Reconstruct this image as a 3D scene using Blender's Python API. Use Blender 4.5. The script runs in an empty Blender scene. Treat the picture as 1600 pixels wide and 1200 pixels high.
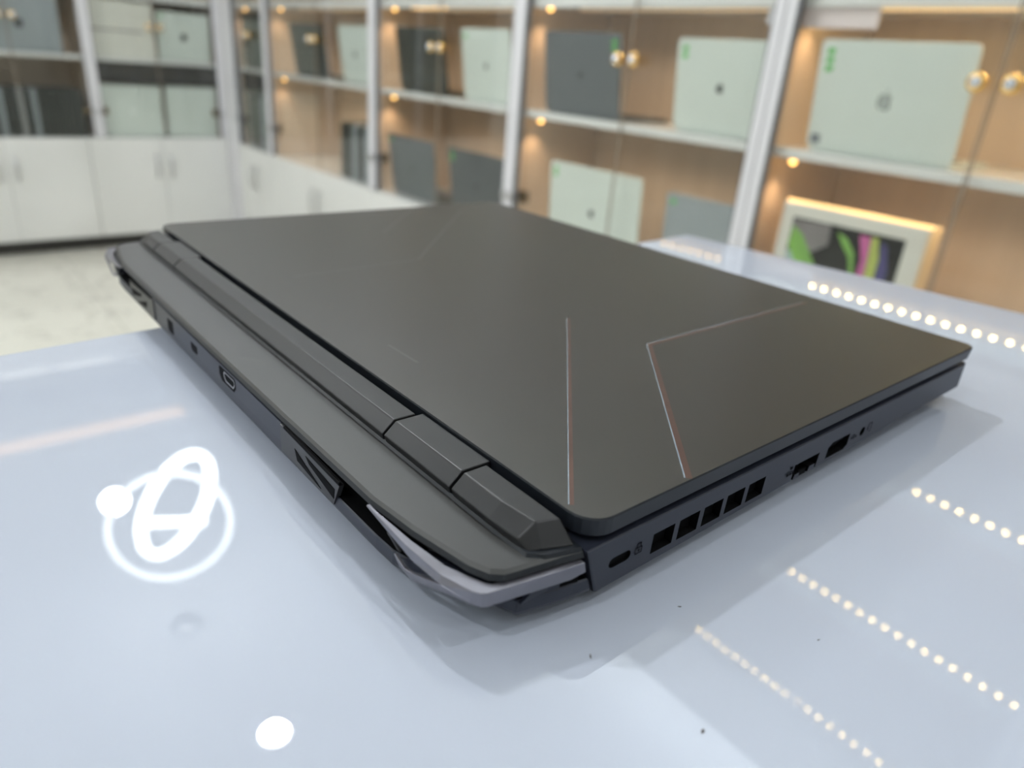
import bpy, bmesh, math, random
from mathutils import Vector, Matrix
random.seed(4)
S = bpy.context.scene
COL = S.collection

# ------------------------------------------------------------------ camera
EYE = 1.13                      # height of the lens above the shop floor
TABLE = 1.002                   # height of the white counter
cam_d = bpy.data.cameras.new('camera')
cam = bpy.data.objects.new('camera', cam_d); COL.objects.link(cam)
ROT = Matrix(((0.7688586598945343, 0.207755425120438, -0.6047264211510912),
              (-0.6348694825231405, 0.3606490986304366, -0.6832810313610745),
              (0.07613869755899946, 0.909268888167895, 0.40918576190275674)))
cam.matrix_world = Matrix.Translation((0, 0, EYE)) @ ROT.to_4x4()
cam_d.sensor_width = 36.0
cam_d.lens = 36.0*1109/1600
cam_d.clip_start = 0.01
cam_d.dof.use_dof = True
cam_d.dof.focus_distance = 0.215
cam_d.dof.aperture_fstop = 8.2
S.camera = cam

# ------------------------------------------------------------------ world, exposure
w = bpy.data.worlds.new('world'); S.world = w; w.use_nodes = True
w.node_tree.nodes['Background'].inputs[0].default_value = (0.8, 0.87, 1, 1)
w.node_tree.nodes['Background'].inputs[1].default_value = 0.6
S.view_settings.view_transform = 'Standard'
S.view_settings.look = 'None'
S.view_settings.exposure = 0.0
S.view_settings.gamma = 1.0
S.view_settings.use_curve_mapping = False

def area(name, loc, rot, sx, sy, power, col):
    d = bpy.data.lights.new(name, 'AREA'); d.shape = 'RECTANGLE'; d.size = sx; d.size_y = sy
    d.energy = power; d.color = col
    o = bpy.data.objects.new(name, d); COL.objects.link(o); o.location = loc; o.rotation_euler = rot
    return o
CEIL = 2.95
# unseen fill lamps, added to brighten the ceiling from below
COOL = (0.86, 0.94, 1.0)
area('ceiling_fill', (1.74, 1.7, 2.72), (math.pi, 0, 0), 0.3, 4.6, 20, COOL)
area('ceiling_fill', (-2.6, 2.4, 2.62), (math.pi, 0, 0), 0.3, 4.4, 38, COOL)
area('ceiling_fill', (-0.4, -2.2, 2.62), (math.pi, 0, 0), 3.2, 0.3, 4, COOL)

# ------------------------------------------------------------------ materials
def mat(name, col, rough=0.5, metal=0.0, spec=0.5, coat=0.0, emit=None, estr=0.0, noise=None, coat_rough=0.03, bump=None):
    m = bpy.data.materials.new(name); m.use_nodes = True
    nt = m.node_tree; b = nt.nodes['Principled BSDF']
    b.inputs['Base Color'].default_value = (*col, 1)
    b.inputs['Roughness'].default_value = rough
    b.inputs['Metallic'].default_value = metal
    b.inputs['Specular IOR Level'].default_value = spec
    b.inputs['Coat Weight'].default_value = coat
    b.inputs['Coat Roughness'].default_value = coat_rough
    if emit:
        b.inputs['Emission Color'].default_value = (*emit, 1); b.inputs['Emission Strength'].default_value = estr
    tc = nt.nodes.new('ShaderNodeTexCoord')
    if noise:
        scale, amt = noise
        n = nt.nodes.new('ShaderNodeTexNoise'); n.inputs['Scale'].default_value = scale; n.inputs['Detail'].default_value = 4
        nt.links.new(tc.outputs['Object'], n.inputs['Vector'])
        r = nt.nodes.new('ShaderNodeValToRGB')
        r.color_ramp.elements[0].position = 0.3; r.color_ramp.elements[1].position = 0.7
        r.color_ramp.elements[0].color = (*[c*(1-amt) for c in col], 1)
        r.color_ramp.elements[1].color = (*[min(1, c*(1+amt)) for c in col], 1)
        nt.links.new(n.outputs['Fac'], r.inputs['Fac']); nt.links.new(r.outputs['Color'], b.inputs['Base Color'])
    if bump:
        scale, st = bump
        n = nt.nodes.new('ShaderNodeTexNoise'); n.inputs['Scale'].default_value = scale; n.inputs['Detail'].default_value = 6
        nt.links.new(tc.outputs['Object'], n.inputs['Vector'])
        bp = nt.nodes.new('ShaderNodeBump'); bp.inputs['Strength'].default_value = st; bp.inputs['Distance'].default_value = 0.0002
        nt.links.new(n.outputs['Fac'], bp.inputs['Height']); nt.links.new(bp.outputs['Normal'], b.inputs['Normal'])
    return m

def floor_mat():
    m = mat('polished_marble_tile', (0.70, 0.68, 0.60), 0.22, 0, 0.5)
    nt = m.node_tree; b = nt.nodes['Principled BSDF']
    tc = nt.nodes.new('ShaderNodeTexCoord')
    n1 = nt.nodes.new('ShaderNodeTexNoise'); n1.inputs['Scale'].default_value = 2.2; n1.inputs['Detail'].default_value = 7
    n1.inputs['Distortion'].default_value = 2.5
    nt.links.new(tc.outputs['Object'], n1.inputs['Vector'])
    r = nt.nodes.new('ShaderNodeValToRGB')
    e = r.color_ramp.elements
    e[0].position = 0.47; e[0].color = (0.80, 0.78, 0.69, 1)
    e[1].position = 0.53; e[1].color = (0.80, 0.78, 0.69, 1)
    v = e.new(0.5); v.color = (0.64, 0.62, 0.55, 1)
    nt.links.new(n1.outputs['Fac'], r.inputs['Fac'])
    br = nt.nodes.new('ShaderNodeTexBrick'); br.offset = 0
    br.inputs['Scale'].default_value = 1; br.inputs['Brick Width'].default_value = 0.6; br.inputs['Row Height'].default_value = 0.6
    br.inputs['Mortar Size'].default_value = 0.002; br.inputs['Mortar'].default_value = (0.45, 0.43, 0.38, 1)
    nt.links.new(tc.outputs['Object'], br.inputs['Vector'])
    nt.links.new(r.outputs['Color'], br.inputs['Color1']); nt.links.new(r.outputs['Color'], br.inputs['Color2'])
    nt.links.new(br.outputs['Color'], b.inputs['Base Color'])
    return m

def wood_mat():
    m = mat('beige_maple_laminate', (0.5, 0.36, 0.22), 0.45)
    nt = m.node_tree; b = nt.nodes['Principled BSDF']
    tc = nt.nodes.new('ShaderNodeTexCoord'); mp = nt.nodes.new('ShaderNodeMapping')
    mp.inputs['Scale'].default_value = (14, 14, 0.9)
    nt.links.new(tc.outputs['Object'], mp.inputs['Vector'])
    n = nt.nodes.new('ShaderNodeTexNoise'); n.inputs['Scale'].default_value = 1.6; n.inputs['Detail'].default_value = 5
    nt.links.new(mp.outputs['Vector'], n.inputs['Vector'])
    r = nt.nodes.new('ShaderNodeValToRGB')
    r.color_ramp.elements[0].position = 0.3; r.color_ramp.elements[1].position = 0.75
    r.color_ramp.elements[0].color = (0.60, 0.485, 0.37, 1); r.color_ramp.elements[1].color = (0.70, 0.575, 0.445, 1)
    nt.links.new(n.outputs['Fac'], r.inputs['Fac']); nt.links.new(r.outputs['Color'], b.inputs['Base Color'])
    return m

def glass_mat():
    m = bpy.data.materials.new('clear_door_glass'); m.use_nodes = True
    nt = m.node_tree; nt.nodes.clear()
    o = nt.nodes.new('ShaderNodeOutputMaterial'); mx = nt.nodes.new('ShaderNodeMixShader')
    t = nt.nodes.new('ShaderNodeBsdfTransparent'); t.inputs[0].default_value = (0.968, 0.974, 0.968, 1)
    g = nt.nodes.new('ShaderNodeBsdfGlossy'); g.inputs['Roughness'].default_value = 0.0
    f = nt.nodes.new('ShaderNodeFresnel'); f.inputs['IOR'].default_value = 1.45
    ge = nt.nodes.new('ShaderNodeNewGeometry'); ma = nt.nodes.new('ShaderNodeMapRange')
    ma.inputs['To Min'].default_value = 1.45; ma.inputs['To Max'].default_value = 1/1.45
    nt.links.new(ge.outputs['Backfacing'], ma.inputs['Value']); nt.links.new(ma.outputs[0], f.inputs['IOR'])
    nt.links.new(f.outputs[0], mx.inputs[0]); nt.links.new(t.outputs[0], mx.inputs[1]); nt.links.new(g.outputs[0], mx.inputs[2])
    nt.links.new(mx.outputs[0], o.inputs[0])
    return m

M = dict(
    white=mat('white_gloss_laminate', (0.80, 0.80, 0.77), 0.25, coat=0.3, noise=(3, 0.02)),
    stile=mat('white_aluminium_door_frame', (0.74, 0.73, 0.75), 0.35, noise=(8, 0.02)),
    gap=mat('grey_rubber_gasket', (0.16, 0.165, 0.18), 0.6, noise=(30, 0.1)),
    seal=mat('brown_edge_seal', (0.26, 0.22, 0.17), 0.5, noise=(30, 0.1)),
    counter=mat('white_high_gloss_acrylic', (0.51, 0.55, 0.64), 0.6, spec=0.05, coat=1.0, coat_rough=0.007, noise=(1.2, 0.012)),
    wall=mat('white_wall_paint', (0.82, 0.81, 0.78), 0.8, noise=(2, 0.02)),
    ceiling=mat('white_ceiling_paint', (0.86, 0.87, 0.88), 0.85, noise=(1, 0.02)),
    floor=floor_mat(), wood=wood_mat(), glass=glass_mat(),
    back_dark=mat('charcoal_backboard', (0.06, 0.058, 0.055), 0.5, noise=(10, 0.1)),
    toe=mat('dark_plinth', (0.05, 0.048, 0.045), 0.6, noise=(10, 0.1)),
    chrome=mat('brushed_steel', (0.62, 0.62, 0.62), 0.28, 1.0, noise=(40, 0.06)),
    bronze=mat('dark_bronze_hinge', (0.20, 0.14, 0.07), 0.4, 0.8, noise=(40, 0.1)),
    gold=mat('polished_gold', (0.95, 0.62, 0.22), 0.12, 1.0, noise=(60, 0.05)),
    crystal=mat('faceted_crystal', (0.72, 0.76, 0.82), 0.04, 0.75, noise=(90, 0.2)),
    silver=mat('silver_aluminium_shell', (0.74, 0.80, 0.74), 0.42, 0.15, noise=(6, 0.02)),
    coolsilver=mat('cool_grey_aluminium_shell', (0.36, 0.40, 0.42), 0.42, 0.3, noise=(6, 0.02)),
    spacegrey=mat('space_grey_aluminium_shell', (0.13, 0.145, 0.155), 0.4, 0.3, noise=(6, 0.03)),
    slate=mat('slate_aluminium_shell', (0.085, 0.095, 0.10), 0.42, 0.3, noise=(6, 0.03)),
    graphite=mat('graphite_shell', (0.055, 0.062, 0.055), 0.4, 0.2, noise=(6, 0.03)),
    keys=mat('black_keyboard', (0.02, 0.02, 0.02), 0.6, noise=(80, 0.3)),
    logo_dark=mat('dark_mirror_logo', (0.018, 0.02, 0.022), 0.45, 0.0, noise=(20, 0.1)),
    logo_pale=mat('pale_logo', (0.42, 0.46, 0.44), 0.25, 0.5, noise=(20, 0.05)),
    logo_white=mat('white_logo', (0.85, 0.9, 0.85), 0.3, noise=(20, 0.02)),
    green=mat('green_sticker', (0.10, 0.55, 0.08), 0.5, noise=(60, 0.1)),
    sticker=mat('grey_barcode_sticker', (0.20, 0.22, 0.24), 0.5, noise=(90, 0.4)),
    card=mat('white_carton', (0.78, 0.77, 0.69), 0.5, noise=(5, 0.02)),
    lit_card=mat('warm_lit_carton', (0.80, 0.62, 0.36), 0.55, noise=(6, 0.04)),
    printblack=mat('black_print', (0.006, 0.007, 0.006), 0.5, spec=0.2, noise=(12, 0.3)),
    printgrey=mat('grey_print', (0.22, 0.20, 0.20), 0.4, noise=(9, 0.15)),
    printgreen=mat('green_print', (0.22, 0.48, 0.08), 0.35, noise=(12, 0.25)),
    printpink=mat('pink_print', (0.62, 0.12, 0.36), 0.35, noise=(12, 0.2)),
    printlime=mat('lime_print', (0.50, 0.58, 0.12), 0.35, noise=(12, 0.2)),
    printblue=mat('indigo_print', (0.06, 0.05, 0.20), 0.35, noise=(12, 0.2)),
    printaqua=mat('pale_aqua_print', (0.42, 0.55, 0.53), 0.4, noise=(12, 0.1)),
    pinkcard=mat('pinkish_white_card', (0.80, 0.70, 0.68), 0.6, noise=(5, 0.03)),
    led=mat('warm_led', (1, 0.8, 0.5), 0.4, emit=(1.0, 0.72, 0.30), estr=60),
    cornice_led=mat('cool_line_led', (1, 1, 1), 0.4, emit=(1.0, 1.0, 0.9), estr=1.2),
    led_low=mat('soft_warm_led', (1, 0.8, 0.5), 0.4, emit=(1.0, 0.62, 0.22), estr=14),
    led_dim=mat('amber_led', (1, 0.7, 0.3), 0.4, emit=(1.0, 0.55, 0.14), estr=5),
    edge_glow=mat('warm_lit_edge', (1, 0.7, 0.3), 0.4, emit=(1.0, 0.66, 0.28), estr=1.6),
    tube=mat('cool_led_tube', (1, 1, 1), 0.4, emit=(0.9, 0.97, 1.0), estr=20),
    tube_dim=mat('cool_led_tube_soft', (1, 1, 1), 0.4, emit=(0.9, 0.97, 1.0), estr=7),
    globe=mat('cool_led_globe', (1, 1, 1), 0.4, emit=(0.88, 0.96, 1.0), estr=60),
    strip_chan=mat('strip_backing', (0.75, 0.7, 0.6), 0.5, noise=(20, 0.05)),
    # the gaming laptop
    lid=mat('dark_anodised_lid', (0.020, 0.017, 0.012), 0.35, 0.05, spec=0.85, bump=(2600, 0.05)),
    lid_side=mat('gunmetal_edge', (0.014, 0.017, 0.022), 0.36, 0.0, spec=0.35, bump=(2200, 0.05)),
    body=mat('gunmetal_plastic', (0.026, 0.030, 0.046), 0.40, 0.1, bump=(2600, 0.08)),
    deck=mat('satin_dark_deck', (0.017, 0.017, 0.016), 0.42, 0.1, spec=0.8, bump=(2600, 0.08)),
    hinge=mat('satin_hinge_cover', (0.013, 0.013, 0.014), 0.38, 0.0, spec=0.5, bump=(2600, 0.08)),
    black=mat('black_recess', (0.004, 0.004, 0.0045), 0.7, spec=0.08, noise=(60, 0.2)),
    rubber=mat('black_rubber', (0.015, 0.015, 0.015), 0.7, noise=(60, 0.2)),
    trim=mat('silver_grey_vent_trim', (0.23, 0.225, 0.255), 0.30, 0.7, bump=(2600, 0.05)),
    fin=mat('dark_grey_fin', (0.05, 0.05, 0.053), 0.4, 0.3, noise=(60, 0.1)),
    icon=mat('dark_printed_icon', (0.004, 0.004, 0.006), 0.7, spec=0.08, noise=(60, 0.1)),
    groove=mat('copper_rose_groove', (0.16, 0.095, 0.08), 0.3, 0.8, noise=(60, 0.1)),
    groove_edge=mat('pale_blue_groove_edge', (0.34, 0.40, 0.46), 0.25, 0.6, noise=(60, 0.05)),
    groove_faint=mat('faint_grey_groove', (0.10, 0.10, 0.095), 0.35, 0.4, noise=(60, 0.05)),
    metal_port=mat('port_steel', (0.45, 0.45, 0.47), 0.3, 1.0, noise=(60, 0.05)),
    speck=mat('dark_lint', (0.12, 0.10, 0.09), 0.9, noise=(60, 0.3)),
)

M['counter'].node_tree.nodes['Principled BSDF'].inputs['Coat IOR'].default_value = 1.55
# ------------------------------------------------------------------ helpers
def link(name, me, m=None, parent=None):
    o = bpy.data.objects.new(name, me); COL.objects.link(o)
    if m is not None and me is not None: me.materials.append(m)
    if parent is not None: o.parent = parent
    return o
def from_bm(name, bm, m, parent=None, smooth=False):
    bmesh.ops.recalc_face_normals(bm, faces=bm.faces)
    me = bpy.data.meshes.new(name); bm.to_mesh(me); bm.free()
    if smooth:
        for p in me.polygons: p.use_smooth = True
    return link(name, me, m, parent)
def bevel(bm, wdt, seg=2, ang=0.4):
    es = [e for e in bm.edges if len(e.link_faces) == 2 and e.calc_face_angle(0) > ang]
    if es: bmesh.ops.bevel(bm, geom=es, offset=wdt, segments=seg, affect='EDGES', profile=0.5, clamp_overlap=True)
def add_box(bm, x0, y0, z0, x1, y1, z1):
    vs = [bm.verts.new(p) for p in ((x0,y0,z0),(x1,y0,z0),(x1,y1,z0),(x0,y1,z0),(x0,y0,z1),(x1,y0,z1),(x1,y1,z1),(x0,y1,z1))]
    for f in ((0,1,2,3),(4,5,6,7),(0,1,5,4),(1,2,6,5),(2,3,7,6),(3,0,4,7)): bm.faces.new([vs[i] for i in f])
    return vs
def box(name, a, b, m, parent=None, bev=0.0, seg=2):
    bm = bmesh.new(); add_box(bm, *a, *b)
    bmesh.ops.recalc_face_normals(bm, faces=bm.faces)
    if bev: bevel(bm, bev, seg)
    return from_bm(name, bm, m, parent)
def boxes(name, lst, m, parent=None, bev=0.0):
    bm = bmesh.new()
    for a, b in lst: add_box(bm, *a, *b)
    bmesh.ops.recalc_face_normals(bm, faces=bm.faces)
    if bev: bevel(bm, bev, 2)
    return from_bm(name, bm, m, parent)
def prism_bm(rings):
    """rings: list of equal-length vertex loops, lofted, ends capped"""
    bm = bmesh.new(); L = [[bm.verts.new(p) for p in r] for r in rings]; n = len(L[0])
    for a, b in zip(L, L[1:]):
        for i in range(n): bm.faces.new((a[i], a[(i+1)%n], b[(i+1)%n], b[i]))
    bm.faces.new(L[0]); bm.faces.new(L[-1])
    bmesh.ops.recalc_face_normals(bm, faces=bm.faces)
    return bm
def prism(name, rings, m, parent=None, bev=0.0, seg=2, ang=0.4):
    bm = prism_bm(rings)
    if bev: bevel(bm, bev, seg, ang)
    return from_bm(name, bm, m, parent)
def empty(name, loc, rz=0.0, label=None, cat=None, group=None):
    o = bpy.data.objects.new(name, None); COL.objects.link(o); o.location = loc; o.rotation_euler = (0, 0, rz)
    o.empty_display_size = 0.05
    return tag(o, label, cat, group)
def tag(o, label=None, cat=None, group=None, kind=None):
    if label: o['label'] = label
    if cat: o['category'] = cat
    if group: o['group'] = group
    if kind: o['kind'] = kind
    return o
def lathe_bm(prof, seg=24, axis='Z'):
    bm = bmesh.new(); rings = []
    for r, h in prof:
        rg = []
        for i in range(seg):
            a = 2*math.pi*i/seg; c, s = r*math.cos(a), r*math.sin(a)
            rg.append(bm.verts.new({'Z': (c, s, h), 'X': (h, c, s), 'Y': (c, h, s)}[axis]))
        rings.append(rg)
    for a, b in zip(rings, rings[1:]):
        for i in range(seg): bm.faces.new((a[i], a[(i+1)%seg], b[(i+1)%seg], b[i]))
    bm.faces.new(rings[0]); bm.faces.new(rings[-1])
    return bm
def cut(o, cutters):
    """cut box/prism shaped holes into a mesh and keep the plain result"""
    mods = []
    for c in cutters:
        md = o.modifiers.new('cut', 'BOOLEAN'); md.object = c; md.operation = 'DIFFERENCE'; md.solver = 'EXACT'; mods.append(md)
    bpy.context.view_layer.update()
    dg = bpy.context.evaluated_depsgraph_get()
    me = bpy.data.meshes.new_from_object(o.evaluated_get(dg))
    for md in mods: o.modifiers.remove(md)
    o.data = me
    for c in cutters: bpy.data.objects.remove(c)

# ------------------------------------------------------------------ setting
X0, X1, Y0, Y1 = -2.8, 1.96, -2.4, 4.93
def struct(o): o['kind'] = 'structure'; return o
struct(box('floor', (X0, Y0, -0.05), (X1, Y1, 0), M['floor']))
struct(box('ceiling', (X0, Y0, CEIL), (X1, Y1, CEIL+0.05), M['ceiling']))
struct(box('wall_right', (X1, Y0, 0), (X1+0.08, Y1, CEIL), M['wall']))
struct(box('wall_back', (X0, Y1, 0), (X1+0.08, Y1+0.08, CEIL), M['wall']))
struct(box('wall_left', (X0-0.08, Y0, 0), (X0, Y1, CEIL), M['wall']))
struct(box('wall_front', (X0-0.08, Y0-0.08, 0), (X1+0.08, Y0, CEIL), M['wall']))

# ------------------------------------------------------------------ cabinets
XG, YG = 1.55, 4.50            # glass faces of the two runs
BASE_TOP = 0.605
SHELF = [(0.985, 1.006), (1.300, 1.322), (1.675, 1.697), (2.040, 2.062)]
TOPZ = 2.43
def tr(run, a0, a1, d0, d1, z0, z1):
    """a along the run, d depth behind the glass face (negative = into the room)"""
    if run == 'R': return (XG+d0, a0, z0), (XG+d1, a1, z1)
    return (a0, YG+d0, z0), (a1, YG+d1, z1)
def rbox(name, run, a0, a1, d0, d1, z0, z1, m, parent, base, bev=0.0):
    (x0,y0,zz0),(x1,y1,zz1) = tr(run, a0, a1, d0, d1, z0, z1)
    bx, by, bz = base
    return box(name, (x0-bx, y0-by, zz0-bz), (x1-bx, y1-by, zz1-bz), m, parent, bev)
def knob_at(run, a, z, parent, base):
    bx, by, bz = base
    ax = 'X' if run == 'R' else 'Y'
    p = (XG-bx, a-by, z-bz) if run == 'R' else (a-bx, YG-by, z-bz)
    prof = [(0.007, -0.0022), (0.007, -0.010), (0.013, -0.013), (0.0175, -0.019), (0.0175, -0.024), (0.014, -0.029), (0.0115, -0.0292)]
    bm = lathe_bm(prof, 20, ax); k = from_bm('knob', bm, M['gold'], parent, True); k.location = p
    bm = lathe_bm([(0.0115, -0.0285), (0.0090, -0.0335), (0.0035, -0.0365)], 8, ax)
    c = from_bm('crystal', bm, M['crystal'], None); c.location = p
    return k, c
def display_unit(run, a0, a1, label, hinge_z=0.739, dark=False, back='wood', with_shelves=4, doors=True):
    base = (XG, a0, BASE_TOP) if run == 'R' else (a0, YG, BASE_TOP)
    t = empty('display_cabinet', base, 0, label, 'cabinet', 'glass fronted display cabinets')
    D = 0.36; T = 0.018
    rbox('side_panel', run, a0, a0+T, 0.008, D, BASE_TOP, TOPZ, M['wood'], t, base)
    rbox('side_panel', run, a1-T, a1, 0.008, D, BASE_TOP, TOPZ, M['wood'], t, base)
    rbox('back_panel', run, a0+T, a1-T, D-0.012, D, BASE_TOP, TOPZ, M['wood'], t, base)
    rbox('top_panel', run, a0+T, a1-T, 0.008, D-0.012, TOPZ-0.02, TOPZ, M['white'], t, base)
    for z0, z1 in SHELF[:with_shelves]:
        rbox('shelf', run, a0+T, a1-T, 0.012, D-0.012, z0, z1, M['white'], t, base, 0.001)
        rbox('shelf_lip', run, a0+T, a1-T, 0.0115, 0.0195, z0-0.010, z0-0.0001, M['white'], t, base) if z0 > 1.1 else None
    if dark:
        rbox('dark_backboard', run, a0+T+0.001, a1-T-0.001, 0.030, D-0.013, 0.880, 0.984, M['back_dark'], t, base)
    mid = (a0+a1)/2
    if doors:
        for (b0, b1, st, kn) in ((a0+0.001, mid-0.0015, a0, mid-0.028), (mid+0.0015, a1-0.001, a1, mid+0.028)):
            s0, s1 = (b0, b0+0.024) if st == a0 else (b1-0.024, b1)
            dr = rbox('door', run, s0, s1, -0.022, 0.007, BASE_TOP+0.003, TOPZ, M['stile'], t, base, 0.001)
            g0, g1 = (s1, b1) if st == a0 else (b0, s0)
            rbox('glass_pane', run, g0, g1, -0.002, 0.003, BASE_TOP+0.004, TOPZ-0.001, M['glass'], dr, base)
            k, c = knob_at(run, kn, EYE+0.035, dr, base); c.parent = dr
            h0, h1 = (s1+0.002, s1+0.032) if st == a0 else (s0-0.032, s0-0.002)
            rbox('hinge', run, h0, h1, 0.0035, 0.026, hinge_z-0.018, hinge_z+0.018, M['bronze'], dr, base, 0.002)
            h2, h3 = (s0+0.004, s1) if st == a0 else (s0, s1-0.004)
            rbox('hinge_plate', run, h2, h3, -0.030, -0.0221, hinge_z-0.012, hinge_z+0.012, M['chrome'], dr, base, 0.003)
            e0, e1 = (b1-0.003, b1) if st == a0 else (b0, b0+0.003)
            rbox('edge_seal', run, e0, e1, -0.0035, -0.0021, BASE_TOP+0.004, TOPZ-0.001, M['seal'], dr, base)
            # thin grey gasket between neighbouring frames
            q0, q1 = (s1, s1+0.004) if st == a0 else (s0-0.004, s0)
            rbox('gasket', run, q0, q1, -0.0205, -0.0021, BASE_TOP+0.004, TOPZ-0.001, M['gap'], dr, base)
    return t
def base_unit(run, a0, a1, label, handles=True):
    base = (XG, a0, 0) if run == 'R' else (a0, YG, 0)
    t = empty('base_cabinet', base, 0, label, 'cabinet', 'white base cabinets')
    rbox('carcass', run, a0, a1, 0.0, 0.38, 0.085, BASE_TOP-0.001, M['white'], t, base)
    rbox('plinth', run, a0, a1, 0.06, 0.30, 0, 0.0849, M['toe'], t, base)
    mid = (a0+a1)/2
    for b0, b1, h in ((a0+0.0015, mid-0.001, mid-0.038), (mid+0.001, a1-0.0015, mid+0.038)):
        d = rbox('door', run, b0, b1, -0.018, -0.0005, 0.080, BASE_TOP-0.002, M['white'], t, base, 0.001)
        # bowed bar handle
        bm = bmesh.new(); N = 10; rings = []
        for i in range(N+1):
            f = i/N; zz = 0.385+0.13*f; out = -0.018-0.026*math.sin(math.pi*f)**0.6
            r = []
            for j in range(8):
                a = 2*math.pi*j/8; da, dd = 0.008*math.cos(a), 0.004*math.sin(a)
                p = (XG+out+dd, h+da, zz) if run == 'R' else (h+da, YG+out+dd, zz)
                r.append(bm.verts.new((p[0]-base[0], p[1]-base[1], p[2])))
            rings.append(r)
        for a, b in zip(rings, rings[1:]):
            for i in range(8): bm.faces.new((a[i], a[(i+1)%8], b[(i+1)%8], b[i]))
        bm.faces.new(rings[0]); bm.faces.new(rings[-1])
        from_bm('handle', bm, M['chrome'], d, True)
    return t

RB = [0.07, 0.95, 1.83, 2.72, 3.78, 4.24]
RL = ['glass display cabinet at the right edge, with the white picture box on its floor',
      'glass display cabinet with one dark grey and one silver laptop on its middle shelf',
      'glass display cabinet with a graphite and a pale laptop on its middle shelf',
      'wide glass display cabinet with a few upright laptops at its lower right',
      'narrow glass display cabinet next to the room corner']
for i in range(5):
    display_unit('R', RB[i]+0.0005, RB[i+1]-0.0005, RL[i], dark=(i == 4))
    base_unit('R', RB[i]+0.0005, RB[i+1]-0.0005,
              ['white base cabinet hidden below the picture box display', 'white base cabinet below the dark grey and silver laptop display',
               'white base cabinet below the third display from the right', 'white base cabinet on the right run, tapering off behind the laptop lid',
               'white base cabinet on the right run, next to the room corner'][i])
display_unit('R', -0.81, 0.0695, 'empty glass display cabinet beyond the right edge of the picture box display')
base_unit('R', -0.81, 0.0695, 'white base cabinet beyond the right edge of the photo')
tag(box('cornice', (1.552, -0.81, TOPZ+0.001), (1.90, 4.499, 2.66), M['white'], None, 0.002), 'white cornice panel running above the right display cabinets', 'panel')
tag(box('cornice', (-0.45, 4.502, TOPZ+0.001), (1.551, 4.86, 2.69), M['white'], None, 0.002), 'white cornice panel running above the left display cabinets', 'panel')
tag(boxes('light_line', [((0.205+0.095*k, 4.488, 2.655), (0.205+0.095*k+(0.085 if k != 2 else 0.04), 4.4995, 2.668)) for k in range(6)], M['cornice_led'], None), 'thin broken white light line on the left cornice', 'light')
# white corner filler where the two runs meet
tag(boxes('corner_filler', [((1.551, 4.241, 0.085), (1.60, 4.499, TOPZ)), ((1.551, 4.5, 0.085), (1.60, 4.84, TOPZ))], M['stile'], None),
    'white upright filler panel in the corner between the two cabinet runs', 'panel')
LB = [0.22, 0.885, 1.5505]
display_unit('L', LB[0], LB[1]-0.0005, 'glass display cabinet at the left edge, holding the long row of upright laptops', back='wood')
display_unit('L', LB[1], LB[2]-0.0005, 'glass display cabinet on the left run holding two stacked white boxes', dark=True)
display_unit('L', -0.45, LB[0]-0.0005, 'empty glass display cabinet beyond the left edge of the photo')
base_unit('L', 0.055, 0.8195, 'white base cabinet at the left edge, under the row of upright laptops')
base_unit('L', 0.8205, 1.5495, 'white base cabinet on the left run, nearest the room corner')
base_unit('L', -0.71, 0.0545, 'white base cabinet beyond the left edge of the photo')

# ------------------------------------------------------------------ lights inside the cabinets
def puck(x, y, z, label, power=0.5):
    t = empty('puck_light', (x, y, z), 0, label, 'light', 'small amber lights under the display shelves')
    from_bm('housing', lathe_bm([(0.012, 0), (0.012, -0.004), (0.009, -0.006)], 20), M['chrome'], t, True)
    from_bm('bulb', lathe_bm([(0.0085, -0.006), (0.0085, -0.010), (0.006, -0.0145), (0.002, -0.0165)], 16), M['led_dim'], t, True)
    d = bpy.data.lights.new('puck_glow', 'SPOT'); d.energy = power*2.2; d.color = (1.0, 0.66, 0.38); d.shadow_soft_size = 0.012; d.spot_size = 2.0; d.spot_blend = 0.9
    o = bpy.data.objects.new('glow', d); COL.objects.link(o); o.parent = t; o.location = (0, 0, -0.032)
    return t
PN = ['picture box display', 'dark grey and silver laptop display', 'third display from the right', 'wide display', 'narrow corner display']
for i in range(5):
    yy = RB[i+1]-0.055
    puck(1.60, yy, SHELF[0][0]-0.0002, 'amber puck light under the lower shelf of the '+PN[i], 0.30 if i < 3 else 0.22)
    puck(1.60, yy, SHELF[1][0]-0.0002, 'amber puck light under the upper shelf of the '+PN[i], 0.30 if i < 3 else 0.22)

def fill_bar(a0, a1, z, label):  # unseen bars added to warm and brighten the cabinet interiors
    t = empty('shelf_fill_bar', (1.66, (a0+a1)/2, z-0.0002), 0, label, 'light', 'added fill light bars under the display shelves')
    L = (a1-a0)/2-0.12
    box('bar', (-0.006, -L, -0.006), (0.006, L, 0), M['strip_chan'], t, 0.001)
    box('diffuser', (-0.004, -L+0.005, -0.0075), (0.004, L-0.005, -0.0061), M['fill_bar_face'], t)
    for f in (-0.6, 0, 0.6):
        d = bpy.data.lights.new('bar_fill', 'SPOT'); d.energy = 0.85*(a1-a0); d.color = (1.0, 0.74, 0.48); d.shadow_soft_size = 0.01; d.spot_size = 2.7; d.spot_blend = 0.6
        o = bpy.data.objects.new('glow', d); COL.objects.link(o); o.parent = t; o.location = (0, f*L, -0.02)
M['fill_bar_face'] = mat('warm_fill_diffuser', (1, 0.8, 0.6), 0.4, emit=(1.0, 0.7, 0.4), estr=1.0)
for i in range(4):
    fill_bar(RB[i], RB[i+1], SHELF[0][0], 'added fill light bar under the lower shelf of the '+PN[i])
    fill_bar(RB[i], RB[i+1], SHELF[1][0], 'added fill light bar under the upper shelf of the '+PN[i])
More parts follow.
